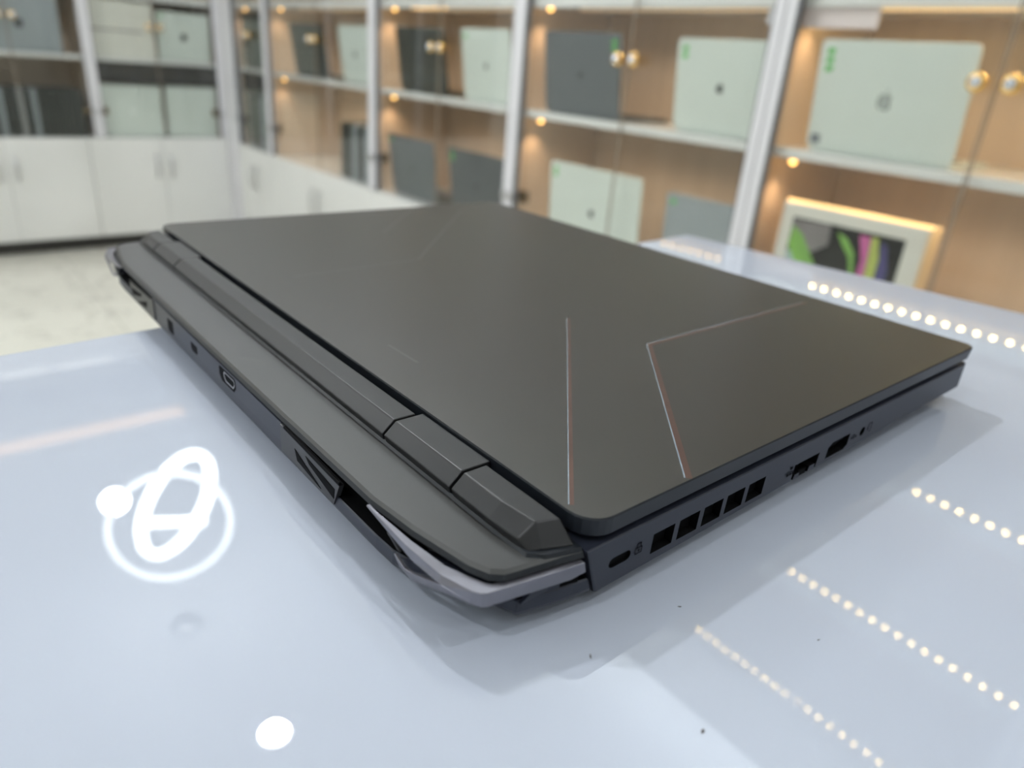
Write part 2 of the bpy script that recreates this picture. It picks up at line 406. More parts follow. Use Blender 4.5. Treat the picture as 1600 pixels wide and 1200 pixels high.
def strip(y_hi, y_lo, z, x, pitch, label, m=None, r=0.0038):
    t = empty('led_strip', (x, y_hi, z), 0, label, 'light', 'warm LED strips under the shelves')
    L = y_hi-y_lo
    box('backing', (-0.005, -L, -0.002), (0.005, 0, -0.0002), M['strip_chan'], t)
    n = int(L/pitch)+1; first = None
    for k in range(n):
        if first is None:
            first = from_bm('led_bulb', lathe_bm([(r, -0.002), (r, -0.0035), (r*0.6, -0.005)], 8), m or M['led'], t)
            o = first
        else:
            o = first.copy(); COL.objects.link(o); o.parent = t
        o.location = (0, -0.004-k*pitch, 0)
    return t
strip(0.905, 0.10, 1.300, 1.612, 0.0300, 'warm LED strip under the upper shelf of the picture box display')
strip(1.235, 1.02, 1.300, 1.612, 0.0300, 'short warm LED strip above the silver laptop with the dark logo', M['led_low'])
strip(0.426, 0.10, 1.675, 1.60, 0.0300, 'short warm LED strip under the third shelf, reflected beside the laptop front corner')
strip(0.638, 0.10, 2.040, 1.60, 0.0310, 'warm LED strip under the topmost shelf of the picture box display')
strip(0.857, 0.10, TOPZ-0.02, 1.60, 0.0330, 'warm LED strip under the cabinet top, faintest in the counter reflection')
strip(2.54, 2.33, 1.296, 1.60, 0.026, 'short amber LED strip above the graphite laptop in the third display', M['led_dim'], 0.006)

# ------------------------------------------------------------------ goods on the shelves
def logo_bm(r, th):
    pts = []
    for i in range(40):
        a = 2*math.pi*i/40
        rr = r*(1-0.13*math.exp(-((a-math.pi/2)/0.35)**2)-0.10*math.exp(-((a-3*math.pi/2)/0.30)**2))
        x, z = rr*0.94*math.cos(a), rr*math.sin(a)
        if math.cos(a) > 0.80:          # the bite
            x = r*(0.62+0.10*abs(math.sin(a)/0.6))
        pts.append((x, z))
    bm = prism_bm([[(x, 0, z) for x, z in pts], [(x, -th, z) for x, z in pts]])
    leaf = [(r*0.02, r*1.02), (r*0.10, r*1.30), (r*0.34, r*1.48), (r*0.28, r*1.18)]
    vs0 = [bm.verts.new((x, 0, z)) for x, z in leaf]; vs1 = [bm.verts.new((x, -th, z)) for x, z in leaf]
    bm.faces.new(vs0); bm.faces.new(vs1)
    for i in range(4): bm.faces.new((vs0[i], vs0[(i+1)%4], vs1[(i+1)%4], vs1[i]))
    return bm
def rr_rings(wd, ht, r, y0, y1, z_off=0.0, n=5):
    pts = []
    for cx, cz, a0 in ((wd/2-r, ht-r, 0), (-wd/2+r, ht-r, 90), (-wd/2+r, r, 180), (wd/2-r, r, 270)):
        for k in range(n+1):
            a = math.radians(a0+90*k/n); pts.append((cx+r*math.cos(a), cz+r*math.sin(a)))
    return [[(x, y0, z+z_off) for x, z in pts], [(x, y1, z+z_off) for x, z in pts]]
def open_laptop(run, a0, a1, z, h, shell, label, group, logo=None, logo_r=0.012, green=None, depth=0.035, tilt=8, sticker=False, base_d=0.2, marks=3):
    """open notebook, back of the screen towards the room; local -Y faces the room"""
    wd = a1-a0; mid = (a0+a1)/2
    loc = (XG+depth, mid, z) if run == 'R' else (mid, YG+depth, z)
    t = empty('display_laptop', loc, -math.pi/2 if run == 'R' else 0, label, 'laptop', group)
    # base slab, lying behind the screen
    rings = rr_rings(wd, base_d, 0.012, 0, 0)
    b = prism('base', [[(x, 0.004+zz, 0.0006) for x, _, zz in rings[0]], [(x, 0.004+zz, 0.010) for x, _, zz in rings[0]]], shell, t)
    box('keyboard', (-wd*0.43, 0.03, 0.0101), (wd*0.43, base_d*0.62, 0.0108), M['keys'], b)
    ly = -0.004
    lid = prism('screen_lid', rr_rings(wd, h-0.006, 0.012, 0, 0.005), shell, t, 0.0008)
    lid.location = (0, 0.0, 0.0085); lid.rotation_euler = (math.radians(tilt), 0, 0)
    prism('display', rr_rings(wd-0.012, h-0.020, 0.008, 0.0051, 0.0056, 0.007), M['keys'], lid)
    if logo:
        g = from_bm('logo', logo_bm(logo_r, 0.0004), M[logo], lid); g.location = (0, -0.0001, h*0.47)
    if green:
        sx = -1 if green == 'L' else 1
        for q in range(marks):
            cx = sx*(wd/2-0.024); cz = h-0.028-q*0.0165
            prism('green_mark', [[(cx-0.010, -0.0001, cz-0.006), (cx+0.006, -0.0001, cz-0.006), (cx+0.010, -0.0001, cz+0.005), (cx-0.006, -0.0001, cz+0.006)],
                                 [(cx-0.010, -0.0005, cz-0.006), (cx+0.006, -0.0005, cz-0.006), (cx+0.010, -0.0005, cz+0.005), (cx-0.006, -0.0005, cz+0.006)]], M['green'], lid)
    if sticker:
        box('barcode_sticker', (-wd/2+0.008, -0.0006, 0.008), (-wd/2+0.030, -0.0001, 0.028), M['sticker'], lid)
    return t
z1 = SHELF[0][1]+0.0002; z0 = BASE_TOP+0.0002
G1, G2 = 'open laptops on the middle shelf, backs to the room', 'laptops on the cabinet floors'
f = 1.022      # goods stand a little behind the glass
open_laptop('R', 0.555, 0.865, z1, 0.222, M['silver'], 'large silver laptop behind the pair of gold knobs, with three green marks', G1, 'logo_pale', 0.017, 'L', sticker=True)
open_laptop('R', 0.974, 1.245, z1, 0.215, M['silver'], 'silver laptop with dark logo and a green mark at its upper left', G1, 'logo_dark', 0.011, 'L', marks=2)
open_laptop('R', 1.437, 1.742, z1, 0.222, M['spacegrey'], 'dark grey laptop with a green mark at its upper right, beside two gold knobs', G1, 'logo_dark', 0.010, 'R', marks=2, base_d=0.215)
open_laptop('R', 1.905, 2.165, z1, 0.222, M['silver'], 'pale green-grey laptop partly behind the white post in the third display', G1, 'logo_pale', 0.011, 'L', marks=1)
open_laptop('R', 2.270, 2.585, z1, 0.220, M['graphite'], 'graphite laptop beside the bright amber shelf light', G1, 'logo_dark', 0.011)
open_laptop('R', 2.800, 3.060, z1, 0.220, M['silver'], 'pale laptop cut off by the post of the wide display', G1, 'logo_dark', 0.012)
open_laptop('R', 3.200, 3.540, z1, 0.222, M['graphite'], 'graphite laptop on the middle shelf of the wide display', G1, 'logo_dark', 0.010)
open_laptop('R', 3.815, 4.190, z1, 0.260, M['graphite'], 'dark laptop on the middle shelf next to the room corner', G1, None, tilt=2)
# floor of the right cabinets
open_laptop('R', 1.315, 1.690, z0, 0.262, M['silver'], 'silver laptop on the cabinet floor with a green mark and a dark logo', G2, 'logo_dark', 0.012, 'L', marks=2, depth=0.05, tilt=4)
open_laptop('R', 0.985, 1.225, z0, 0.245, M['coolsilver'], 'blue-grey laptop on the cabinet floor, just above the counter corner', G2, None, green='L', marks=1, depth=0.05, tilt=4)
open_laptop('R', 2.325, 2.650, z0, 0.236, M['spacegrey'], 'grey laptop on the cabinet floor left of the slate one', G2, 'logo_dark', 0.010, 'L', marks=1, depth=0.045)
open_laptop('R', 1.905, 2.225, z0, 0.236, M['slate'], 'slate laptop on the cabinet floor with a green mark at its upper left', G2, 'logo_dark', 0.012, 'L', marks=2, depth=0.045)
# left run
open_laptop('L', 0.440, 0.780, z1, 0.250, M['coolsilver'], 'grey laptop with dark logo at the upper left edge of the view', G1, 'logo_dark', 0.021, tilt=5)
open_laptop('L', 1.240, 1.515, z1, 0.240, M['silver'], 'silver laptop with dark logo and green mark beside the stacked white boxes', G1, 'logo_dark', 0.019, 'L', marks=1, tilt=5)
open_laptop('L', 0.915, 1.225, z0, 0.262, M['silver'], 'silver laptop with a white logo on the left cabinet floor', G2, 'logo_white', 0.016, tilt=3)
t = open_laptop('L', 1.245, 1.520, z0, 0.265, M['silver'], 'pale laptop nearest the corner filler on the left cabinet floor', G2, None, tilt=3)

# closed laptops stored upright
def upright_bm(th, h, d):
    bm = prism_bm([[(x, a, b) for a, b in ((0, 0), (d, 0), (d, h), (0.012, h), (0, h-0.012))] for x in (0, th)])
    bevel(bm, 0.0012, 2)
    return bm
def upright_row(run, a0, a1, n, h, pale, names, group, depth=0.03):
    pitch = (a1-a0)/n; th = pitch*0.80
    src = {}
    for k in range(n):
        kind = 'p' if k in pale else 'd'
        a = a0+pitch*k
        loc = (a, YG+depth, z0) if run == 'L' else (XG+depth, a1-pitch*k, z0)
        rz = 0 if run == 'L' else -math.pi/2
        if kind not in src:
            t = empty('stored_laptop', loc, rz); src[kind] = t
            m = M['coolsilver'] if kind == 'p' else M['graphite']
            lid = from_bm('lid', upright_bm(th*0.38, h, 0.23), m, t)
            bs = from_bm('base', upright_bm(th*0.52, h-0.001, 0.23), m, t); bs.location = (th*0.46, 0, 0)
        else:
            s = src[kind]; t = s.copy(); COL.objects.link(t); t.location = loc
            for ch in s.children:
                c = ch.copy(); COL.objects.link(c); c.parent = t
        t['label'] = names(k, kind); t['category'] = 'laptop'; t['group'] = group
ordn = ['first','second','third','fourth','fifth','sixth','seventh','eighth','ninth','tenth','eleventh','twelfth','thirteenth','fourteenth','fifteenth']
def nm(k, kind):
    return ('pale grey' if kind == 'p' else 'dark') + ' closed laptop stored upright, ' + ordn[14-k] + ' from the white post in the long row'
upright_row('L', 0.40, 0.835, 15, 0.232, (2, 5, 7), nm, 'closed laptops stored upright in the long row')
upright_row('R', 2.830, 3.090, 5, 0.235, (2, 4), lambda k, kind: ('pale' if kind == 'p' else 'dark') + ' upright closed laptop, ' + ordn[k] + ' from the left in the wide display', 'closed laptops upright in the wide display')
upright_row('R', 3.900, 4.180, 5, 0.268, (3,), lambda k, kind: ('pale' if kind == 'p' else 'dark') + ' upright closed laptop, ' + ordn[k] + ' from the left beside the room corner', 'closed laptops upright beside the room corner')

# two white boxes stacked on the left shelf
def carton(x0, x1, zb, h, label):
    t = empty('laptop_box', (x0, YG+0.035, zb), 0, label, 'box', 'white boxes stacked on the left shelf')
    wd = x1-x0
    box('tray', (0.001, 0.001, 0), (wd-0.001, 0.23, h*0.45), M['card'], t, 0.001)
    box('sleeve', (0, 0, h*0.45+0.0005), (wd, 0.231, h), M['card'], t, 0.002)
    return t
carton(0.925, 1.228, z1, 0.125, 'lower of two white boxes stacked beside the silver laptop')
carton(0.915, 1.235, z1+0.1255, 0.150, 'upper of two white boxes stacked beside the silver laptop')

for c_ in [o for o in COL.objects if o.name.startswith('laptop_box')][1:]:
    box('printed_line', (0.01, -0.0008, 0.0005), (0.26, -0.0002, 0.008), M['printgrey'], c_)
# white picture box on the floor of the right-most cabinet
pb = empty('product_box', (XG+0.030, 0.555, z0), 0, 'white retail box with a colourful screen picture, behind the counter edge', 'box')
PW, PH, PD = 0.325, 0.285, 0.075
box('lid', (0, 0, 0), (0.014, PW, PH), M['card'], pb, 0.002)
box('tray', (0.0141, 0.002, 0), (PD, PW-0.002, PH-0.001), M['lit_card'], pb, 0.002)  # warm light on the box top and side is put into this colour
pic = box('picture', (-0.0006, 0.038, 0.035), (-0.0001, PW-0.030, PH-0.030), M['printblack'], pb)
def patch(name, pts, m, lay):
    x = -0.0006-0.0003*lay
    prism(name, [[(x, y, z) for y, z in pts], [(x-0.00025, y, z) for y, z in pts]], M[m], pic)
yl, yr, zb, zt = PW-0.031, 0.039, 0.036, PH-0.031
def band(pts_top, pts_bot): return pts_top + pts_bot[::-1]
patch('grey_patch', [(yl, zt-0.005), (yl, zt-0.05), (yl-0.06, zt-0.07), (yl-0.095, zt-0.045), (yl-0.092, zt)], 'printgrey', 1)
patch('aqua_patch', [(yl, zt-0.075), (yl, zb), (yl-0.10, zb), (yl-0.085, zt-0.135), (yl-0.03, zt-0.080)], 'printaqua', 1)
cg = [(yl-0.004, zt-0.018), (yl-0.03, zt-0.035), (yl-0.06, zt-0.075), (yl-0.10, zt-0.125), (yl-0.13, zb)]
patch('green_swirl', cg + [(y+0.030, max(z-0.03, zb)) for y, z in cg[::-1]][:-1] + [(yl, zt-0.06)], 'printgreen', 2)
cg = [(yl-0.11, zt-0.012), (yl-0.135, zt-0.022), (yl-0.158, zt-0.05), (yl-0.167, zt-0.10), (yl-0.160, zt-0.10), (yl-0.147, zt-0.06), (yl-0.125, zt-0.035)]
patch('green_leaf', cg, 'printgreen', 1)
patch('pink_band', [(yl-0.160, zt-0.008), (yl-0.185, zt-0.008), (yl-0.190, zt-0.08), (yl-0.188, zb), (yl-0.168, zb), (yl-0.176, zt-0.06)], 'printpink', 1)
patch('lime_band', [(yl-0.186, zt-0.008), (yl-0.200, zt-0.006), (yl-0.212, zt-0.05), (yl-0.210, zb), (yl-0.189, zb), (yl-0.191, zt-0.08)], 'printlime', 1)
patch('indigo_band', [(yl-0.208, zt-0.012), (yl-0.222, zt-0.02), (yl-0.236, zt-0.07), (yl-0.236, zb), (yl-0.212, zb), (yl-0.214, zt-0.05)], 'printblue', 1)
# glowing bar stands in for the warm light on the box top
bm = bmesh.new(); add_box(bm, 0.010, -0.002, PH+0.0002, 0.016, PW, PH+0.006)
tag(from_bm('lit_edge_glow', bm, M['edge_glow'], None), 'glowing bar imitating the warm lit top edge of the picture box', 'light').location = (XG+0.030, 0.555, z0)

# card and cable cover hanging inside the glass doors
tag(box('hanging_card', (XG+0.020, 0.765, EYE+0.120), (XG+0.024, 0.935, 1.2995), M['pinkcard'], None, 0.001), 'pinkish white card hanging under the shelf above the large silver laptop', 'card')
tag(box('cable_cover', (XG+0.020, 1.000, EYE+0.126), (XG+0.028, 1.018, 1.2995), M['stile'], None, 0.001), 'short white cable cover hanging beside the post above the silver laptop', 'cover')

# ------------------------------------------------------------------ lamps over the counter
def torus_bm(R, r, n=64, m=10):
    bm = bmesh.new(); rings = []
    for i in range(n):
        a = 2*math.pi*i/n; rg = []
        for j in range(m):
            b = 2*math.pi*j/m
            rg.append(bm.verts.new(((R+r*math.cos(b))*math.cos(a), (R+r*math.cos(b))*math.sin(a), r*1.3*math.sin(b))))
        rings.append(rg)
    for i in range(n):
        A, B = rings[i], rings[(i+1)%n]
        for j in range(m): bm.faces.new((A[j], A[(j+1)%m], B[(j+1)%m], B[j]))
    return bm
pl = empty('ring_pendant', (0.50, 2.34, CEIL), 0, 'pendant lamp of interlocking LED rings, mirrored in the counter', 'lamp')
from_bm('canopy', lathe_bm([(0.06, 0), (0.06, -0.02), (0.05, -0.025)], 24), M['chrome'], pl, True)
r1 = from_bm('light_ring', torus_bm(0.190, 0.017), M['tube'], pl, True); r1.location = (0.03, 0.05, -0.53); r1.rotation_euler = (0.2, 0.85, 0.25)
r2 = from_bm('light_ring', torus_bm(0.185, 0.010), M['tube_dim'], pl, True); r2.location = (-0.04, -0.17, -0.60); r2.rotation_euler = (-0.55, 0.25, 0.3)
r3 = from_bm('light_ring', torus_bm(0.100, 0.012), M['tube'], pl, True); r3.location = (0.0, -0.02, -0.50); r3.rotation_euler = (0.5, -0.4, 0.1)
gl = from_bm('light_globe', lathe_bm([(0.046*math.sin(math.pi*i/12)+0.0005, -0.046*math.cos(math.pi*i/12)) for i in range(13)], 20), M['globe'], pl, True)
gl.location = (-0.145, 0.14, -0.55)
boxes('suspension_wire', [((0.03, 0.05, -0.50), (0.032, 0.052, -0.02)), ((-0.03, -0.03, -0.50), (-0.028, -0.028, -0.02)), ((-0.146, 0.139, -0.50), (-0.144, 0.141, -0.001))], M['chrome'], pl)
def downlight(x, y, label, power=14):
    t = empty('downlight', (x, y, CEIL), 0, label, 'lamp', 'round ceiling downlights')
    from_bm('trim_ring', lathe_bm([(0.075, 0), (0.075, -0.006), (0.052, -0.010), (0.050, -0.004)], 32), M['stile'], t, True)
    from_bm('diffuser', lathe_bm([(0.049, -0.0101), (0.049, -0.0115), (0.040, -0.013)], 32), M['globe'], t, True)
    d = bpy.data.lights.new('downlight_glow', 'AREA'); d.shape = 'DISK'; d.size = 0.09; d.energy = power; d.color = (0.95, 0.98, 1.0)
    o = bpy.data.objects.new('glow', d); COL.objects.link(o); o.parent = t; o.location = (0, 0, -0.016)
    return t
downlight(0.575, 1.68, 'round ceiling downlight mirrored at the bottom of the counter', 20)
downlight(-1.2, 3.2, 'added fill downlight over the far left floor')  # this and the next three are unseen lamps added to light the room
downlight(-1.2, 0.2, 'added fill downlight behind the counter to the left', 9)
downlight(0.9, -0.6, 'added fill downlight over the right end of the counter', 6)
downlight(0.3, -1.3, 'added fill downlight behind the camera', 3)
# warm cove strip along the left wall, its reflection is the peach streak on the counter
wc = empty('cove_strip', (1.03, 4.14, 2.93), 0, 'peach coloured ceiling strip in front of the left cabinets', 'light')
box('backing', (-2.2, -0.06, 0.0), (0, 0.06, 0.02), M['stile'], wc)
M['cove'] = mat('peach_cove_glow', (1, 0.8, 0.6), 0.5, emit=(1.0, 0.58, 0.28), estr=1.7)
box('diffuser', (-2.2, -0.055, -0.012), (0, 0.055, -0.0005), M['cove'], wc)

# ------------------------------------------------------------------ the counter
LA = Vector((0.1121881, 0.0933188, 0))          # lid's near rear corner
cpts = [(0.5395, 0.3885), (-1.60, 0.218), (-1.60, -0.62), (0.664, -0.62)]
ct = empty('counter', (-0.4, -0.1, 0), 0, 'white high gloss shop counter under the dark gaming laptop', 'counter')
cp = [(x+0.4, y+0.1) for x, y in cpts]
cxm = sum(p[0] for p in cp)/4; cym = sum(p[1] for p in cp)/4
def inset(p, d): return (p[0]-d*(1 if p[0] > cxm else -1), p[1]-d*(1 if p[1] > cym else -1))
prism('worktop', [[(*p, TABLE-0.03) for p in cp], [(*p, TABLE) for p in cp]], M['counter'], ct, 0.0015, 3)
prism('cabinet_body', [[(*inset(p, 0.04), 0.08) for p in cp], [(*inset(p, 0.04), TABLE-0.0305) for p in cp]], M['white'], ct, 0.001)
prism('plinth', [[(*inset(p, 0.08), 0) for p in cp], [(*inset(p, 0.08), 0.0795) for p in cp]], M['toe'], ct)

# ------------------------------------------------------------------ the gaming laptop (millimetres, u = depth, v = width, z from counter)
mm = 0.001
ZT = 27.12                                       # lid top above the counter
W, Dp = 357.0, 251.0
lp = empty('gaming_laptop', (LA.x, LA.y, TABLE), 0, 'large dark grey closed gaming laptop lying on the white counter', 'laptop')
def P(u, v, z): return (u*mm, v*mm, (ZT+z)*mm)   # z measured down from the lid top
def ring(pts, z): return [P(u, v, z) for u, v in pts]
def lprism(name, rings, m, parent=lp, bev=0.0, seg=2, ang=0.4): return prism(name, rings, M[m], parent, bev*mm, seg, ang)
def lbox(name, a, b, m, parent=lp, bev=0.0): return box(name, P(*a), P(*b), M[m], parent, bev*mm)
def rcorner(cx, cy, r, a0, a1, n=6):
    return [(cx+r*math.cos(math.radians(a0+(a1-a0)*i/n)), cy+r*math.sin(math.radians(a0+(a1-a0)*i/n))) for i in range(n+1)]
def outline(d=0.0, r_rear=8.0, r_front=4.5, u0=0.0, u1=Dp, v0=0.0, v1=W):
    u0, u1, v0, v1 = u0+d, u1-d, v0+d, v1-d
    return (rcorner(u0+r_rear, v0+r_rear, r_rear, 180, 270) + rcorner(u1-r_front, v0+r_front, r_front, 270, 360)
            + rcorner(u1-r_front, v1-r_front, r_front, 0, 90) + rcorner(u0+r_rear, v1-r_rear, r_rear, 90, 180))
# lid: sharp top edge, side falls slightly inwards
lid = lprism('lid', [ring(outline(1.6), -6.3), ring(outline(0.5), -5.6), ring(outline(0.0), -0.5), ring(outline(0.25), -0.0)], 'lid_side')
lid.data.materials.append(M['lid'])
for p in lid.data.polygons:
    if p.normal.z > 0.9: p.material_index = 1
lprism('screen_gasket', [ring(outline(4.5), -7.6), ring(outline(4.5), -6.35)], 'black', lid)
# decorative grooves in the lid
def groove(path, wid=1.9, edge=0.45, parent=lid, edge_side=1):
    def rib(name, w0, w1, m, z):
        L0, L1 = [], []
        n = len(path)
        for i, (u, v) in enumerate(path):
            if i == 0: d = Vector((path[1][0]-u, path[1][1]-v))
            elif i == n-1: d = Vector((u-path[-2][0], v-path[-2][1]))
            else:
                d = Vector((u-path[i-1][0], v-path[i-1][1])).normalized()+Vector((path[i+1][0]-u, path[i+1][1]-v)).normalized()
            d.normalize(); nn = Vector((-d.y, d.x))
            k = 1.0
            if 0 < i < n-1:
                dd = Vector((u-path[i-1][0], v-path[i-1][1])).normalized(); k = 1/max(0.4, dd.dot(d))
            L0.append((u+nn.x*w0*k, v+nn.y*w0*k)); L1.append((u+nn.x*w1*k, v+nn.y*w1*k))
        pts = L0+L1[::-1]
        lprism(name, [ring(pts, 0.004), ring(pts, z)], m, parent)
    rib('groove', -wid/2, wid/2, 'groove', 0.03)
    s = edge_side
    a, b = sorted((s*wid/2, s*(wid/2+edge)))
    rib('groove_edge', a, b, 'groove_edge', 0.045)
M_g = M
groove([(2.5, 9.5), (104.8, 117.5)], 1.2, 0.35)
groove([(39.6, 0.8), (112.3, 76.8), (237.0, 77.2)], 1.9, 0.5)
groove_m = M['groove']; M['groove'] = M['groove_faint']; ge_ = M['groove_edge']; M['groove_edge'] = M['groove_faint']
groove([(24, 225), (98, 229.5), (206, 338)], 1.0, 0.4)
groove([(112, 292), (176, 356)], 1.0, 0.4)
M['groove'] = groove_m; M['groove_edge'] = ge_
lprism('faint_mark', [ring([(18.2, 107), (19.4, 107), (19.0, 127), (17.8, 127)], 0.004), ring([(18.2, 107), (19.4, 107), (19.0, 127), (17.8, 127)], 0.02)], 'groove_faint', lid)  # thin faint grey line along the rear edge of the lid

# chassis with side ports
co = outline(0.0, 0.6, 4.5, u0=0.1, u1=249.0)
cob = outline(0.0, 0.8, 4.5, u0=0.1, u1=249.0, v0=0.4, v1=W-0.4)
def scaled(o, d): return [(min(max(u, -0.5+0), 249.5-d*1.2), min(max(v, d), W-d)) for u, v in o]
def zb_side(u): return -23.2+3.7*(max(u, 0)/250.0)
def slant(u, z): return u+(5.2 if u < 2 else 0)*(-8.0-z)/15.0+(2.0 if u > 240 else 0)*(-8.0-z)/12.0
rings = [ [P(min(max(u, 9), 236), min(max(v, 11), W-11), -25.3) for u, v in cob],
          [P(slant(u, zb_side(u)), v, zb_side(u)) for u, v in cob],
          ring(co, -8.0), ring([(min(max(u, 0), 249), min(max(v, 0.4), W-0.4)) for u, v in co], -7.7) ]
ch = lprism('chassis', rings, 'body')
cutters = []
def hole(u0, u1, z0, z1, depth=6, shape=None):
    if shape is None: shape = [(u0, z0), (u1, z0), (u1, z1), (u0, z1)]
    o = prism('cutter', [[P(u, -3, z) for u, z in shape], [P(u, depth, z) for u, z in shape]], None, lp)
    cutters.append(o)
def stadium(u0, u1, z0, z1, n=6):
    r = (z1-z0)/2; zc = (z0+z1)/2; pts = []
    for k in range(n+1):
        a = math.radians(-90+180*k/n); pts.append((u1-r+r*math.cos(a), zc+r*math.sin(a)))
    for k in range(n+1):
        a = math.radians(90+180*k/n); pts.append((u0+r+r*math.cos(a), zc+r*math.sin(a)))
    return pts
vents = [(27.0+11.6*k, 36.4+11.6*k) for k in range(5)]
for a, b in vents: hole(a, b, -20.2, -13.4, 7)
slot = stadium(9.4, 18.0, -17.6, -14.3); hole(0, 0, 0, 0, 6, slot)
eth = [(101.5, -23.4), (102.4, -23.4), (103.2, -19.8), (106.2, -19.8), (106.6, -22.2), (112.4, -22.2), (112.8, -19.4), (116.6, -19.4), (117.0, -21.6), (117.6, -21.6), (118.0, -15.4), (101.5, -15.4)]
hole(0, 0, 0, 0, 8, eth)
usb = [(124.0, -20.0), (137.5, -20.0), (139.5, -18.6), (139.5, -13.8), (126.5, -13.8), (124.0, -15.5)]
hole(0, 0, 0, 0, 9, usb)
jack = [(150.2+1.9*math.cos(a*math.pi/8), -16.0+1.9*math.sin(a*math.pi/8)) for a in range(16)]
hole(0, 0, 0, 0, 8, jack)
cut(ch, cutters)
ch.data.materials.append(M['black'])
for p in ch.data.polygons:
    if 0.0005 < p.center.y < 0.0092 and -23.6 < p.center.z*1000-ZT < -13.0 and p.center.x < 0.2: p.material_index = 1  # hole walls coloured black to stand for the shade inside
def pocket(name, u0, u1, z0, z1, depth, m='black'):
    """dark lining at the bottom of a hole"""
    return lbox(name, (u0-0.4, depth-0.6, z0-0.4), (u1+0.4, depth+0.4, z1+0.4), m, ch)
for i, (a, b) in enumerate(vents):
    o = boxes('vent', [(P(a+0.05, 3.0, -20.15), P(b-0.05, 3.6, -13.45))], M['black'], ch)
lprism('security_slot', [[P(u, 1.2, z) for u, z in stadium(9.5, 17.9, -17.5, -14.4)], [P(u, 1.6, z) for u, z in stadium(9.5, 17.9, -17.5, -14.4)]], 'black', ch)
boxes('network_port', [(P(101.6, 4.0, -23.3), P(117.9, 4.4, -15.5))], M['black'], ch)
lbox('network_port_flap', (106.8, 1.0, -22.1), (112.2, 1.6, -19.8), 'black', ch)
boxes('usb_port', [(P(124.1, 3.5, -19.9), P(139.4, 3.9, -13.9))], M['black'], ch)
boxes('usb_tongue', [(P(126.2, 1.6, -16.4), P(137.8, 3.4, -15.2))], M['icon'], ch)
boxes('audio_jack', [(P(148.2, 3.0, -18.0), P(152.2, 3.4, -14.0))], M['black'], ch)
# printed port icons on the side
def icon(name, rects):
    boxes(name, [(P(u0, -0.03, z0), P(u1, -0.004, z1)) for u0, z0, u1, z1 in rects], M['icon'], ch)
icon('lock_icon', [(19.6, -17.1, 22.4, -16.8), (19.6, -15.2, 22.4, -14.9), (19.6, -17.1, 19.9, -14.9), (22.1, -17.1, 22.4, -14.9), (20.1, -14.9, 20.4, -13.6), (21.6, -14.9, 21.9, -13.6), (20.1, -13.8, 21.9, -13.5), (20.8, -16.4, 21.2, -15.6)])
icon('network_icon', [(98.2, -16.0, 99.8, -15.0), (98.9, -17.0, 99.1, -16.0), (97.2, -17.2, 100.8, -17.0), (96.6, -18.4, 98.0, -17.4), (98.4, -18.4, 99.6, -17.4), (100.0, -18.4, 101.2, -17.4)])
icon('usb_icon', [(141.0, -16.6, 145.4, -16.3), (141.0, -16.9, 141.7, -16.0), (144.8, -17.0, 145.4, -15.9), (142.4, -16.4, 142.7, -15.4), (142.4, -15.5, 143.8, -15.2), (143.2, -17.6, 143.5, -16.5)])
icon('headset_icon', [(154.0, -15.2, 154.4, -13.6), (156.6, -16.8, 157.0, -13.6), (154.0, -13.8, 157.0, -13.5), (153.6, -16.4, 154.4, -15.0), (155.4, -17.4, 157.0, -17.1)])
# rubber feet
for (u0, v0, u1, v1) in ((222, 60, 230, 297), (14, 30, 22, 100), (14, 257, 22, 327)):
    lbox('rubber_foot', (u0, v0, -ZT+0.02), (u1, v1, -25.32), 'rubber', lp, 0.4)

# rear shelf behind the hinges
half = [(0.0, 0.8), (-6.3, 2.2), (-18.5, 4.3), (-22.5, 5.2), (-25.2, 7.4), (-27.4, 12.5), (-31.0, 32), (-32.8, 50), (-33.0, 108)]
mir = [(u, W-v) for u, v in half[::-1]]
deck_o = half+mir
def off(o, d):
    r = []
    for u, v in o:
        vv = v+d if v < W/2 else v-d
        r.append((u+d*(0 if u > -2 else 1), vv if abs(v-W/2) > 130 else v))
    return r
deck = lprism('rear_deck', [ring(off(deck_o, 0.5), -10.4), ring(off(deck_o, 0.0), -9.8), ring(off(deck_o, 0.6), -8.5), ring(off(deck_o, 1.7), -8.0)], 'deck')
deck.data.materials.append(M['lid_side'])
for p in deck.data.polygons:
    if p.normal.z < 0.75: p.material_index = 1
# raised step running along the hinge line
so = [(-0.2, 1.6), (-10.2, 4.4), (-13.9, 7.4), (-14.5, 20), (-14.5, 60)]
si = [(-0.2, 2.0), (-10.0, 4.8), (-13.3, 7.9), (-13.6, 20), (-13.6, 60)]
lprism('hinge_surround', [ring(so+[(u, W-v) for u, v in so[::-1]], -8.3), ring(so+[(u, W-v) for u, v in so[::-1]], -8.0), ring(si+[(u, W-v) for u, v in si[::-1]], -7.2)], 'lid_side')
# rear housing under the deck
hs = [(0, 0.6), (-6, 1.9), (-18, 4.6), (-21, 12), (-26, 22), (-31, 31), (-32.8, 38), (-33.2, 46)]
def loop(near): return near+[(u, W-v) for u, v in near[::-1]]
low = loop(hs)
def seam(z): return -0.9+5.2*(-8.0-z)/15.0
def hring(d, z):
    out = []
    for u, v in low:
        if u > -1: uu, vv = seam(max(z, -23.0)), v+d*(1 if v < W/2 else -1)
        else: uu, vv = u+d, v+d*(0.8 if v < W/2 else -0.8)
        out.append((uu, vv))
    return ring(out, z)
hs_lo = lprism('rear_housing', [hring(9, -25.3), hring(0.6, -22.6), hring(0.0, -21.2), hring(0.2, -17.9), hring(0.6, -17.6)], 'body')
hs_lo.data.materials.append(M['black'])
for p in hs_lo.data.polygons:
    if p.normal.z > 0.9: p.material_index = 1  # upward faces coloured black, painting the shade inside the open vent
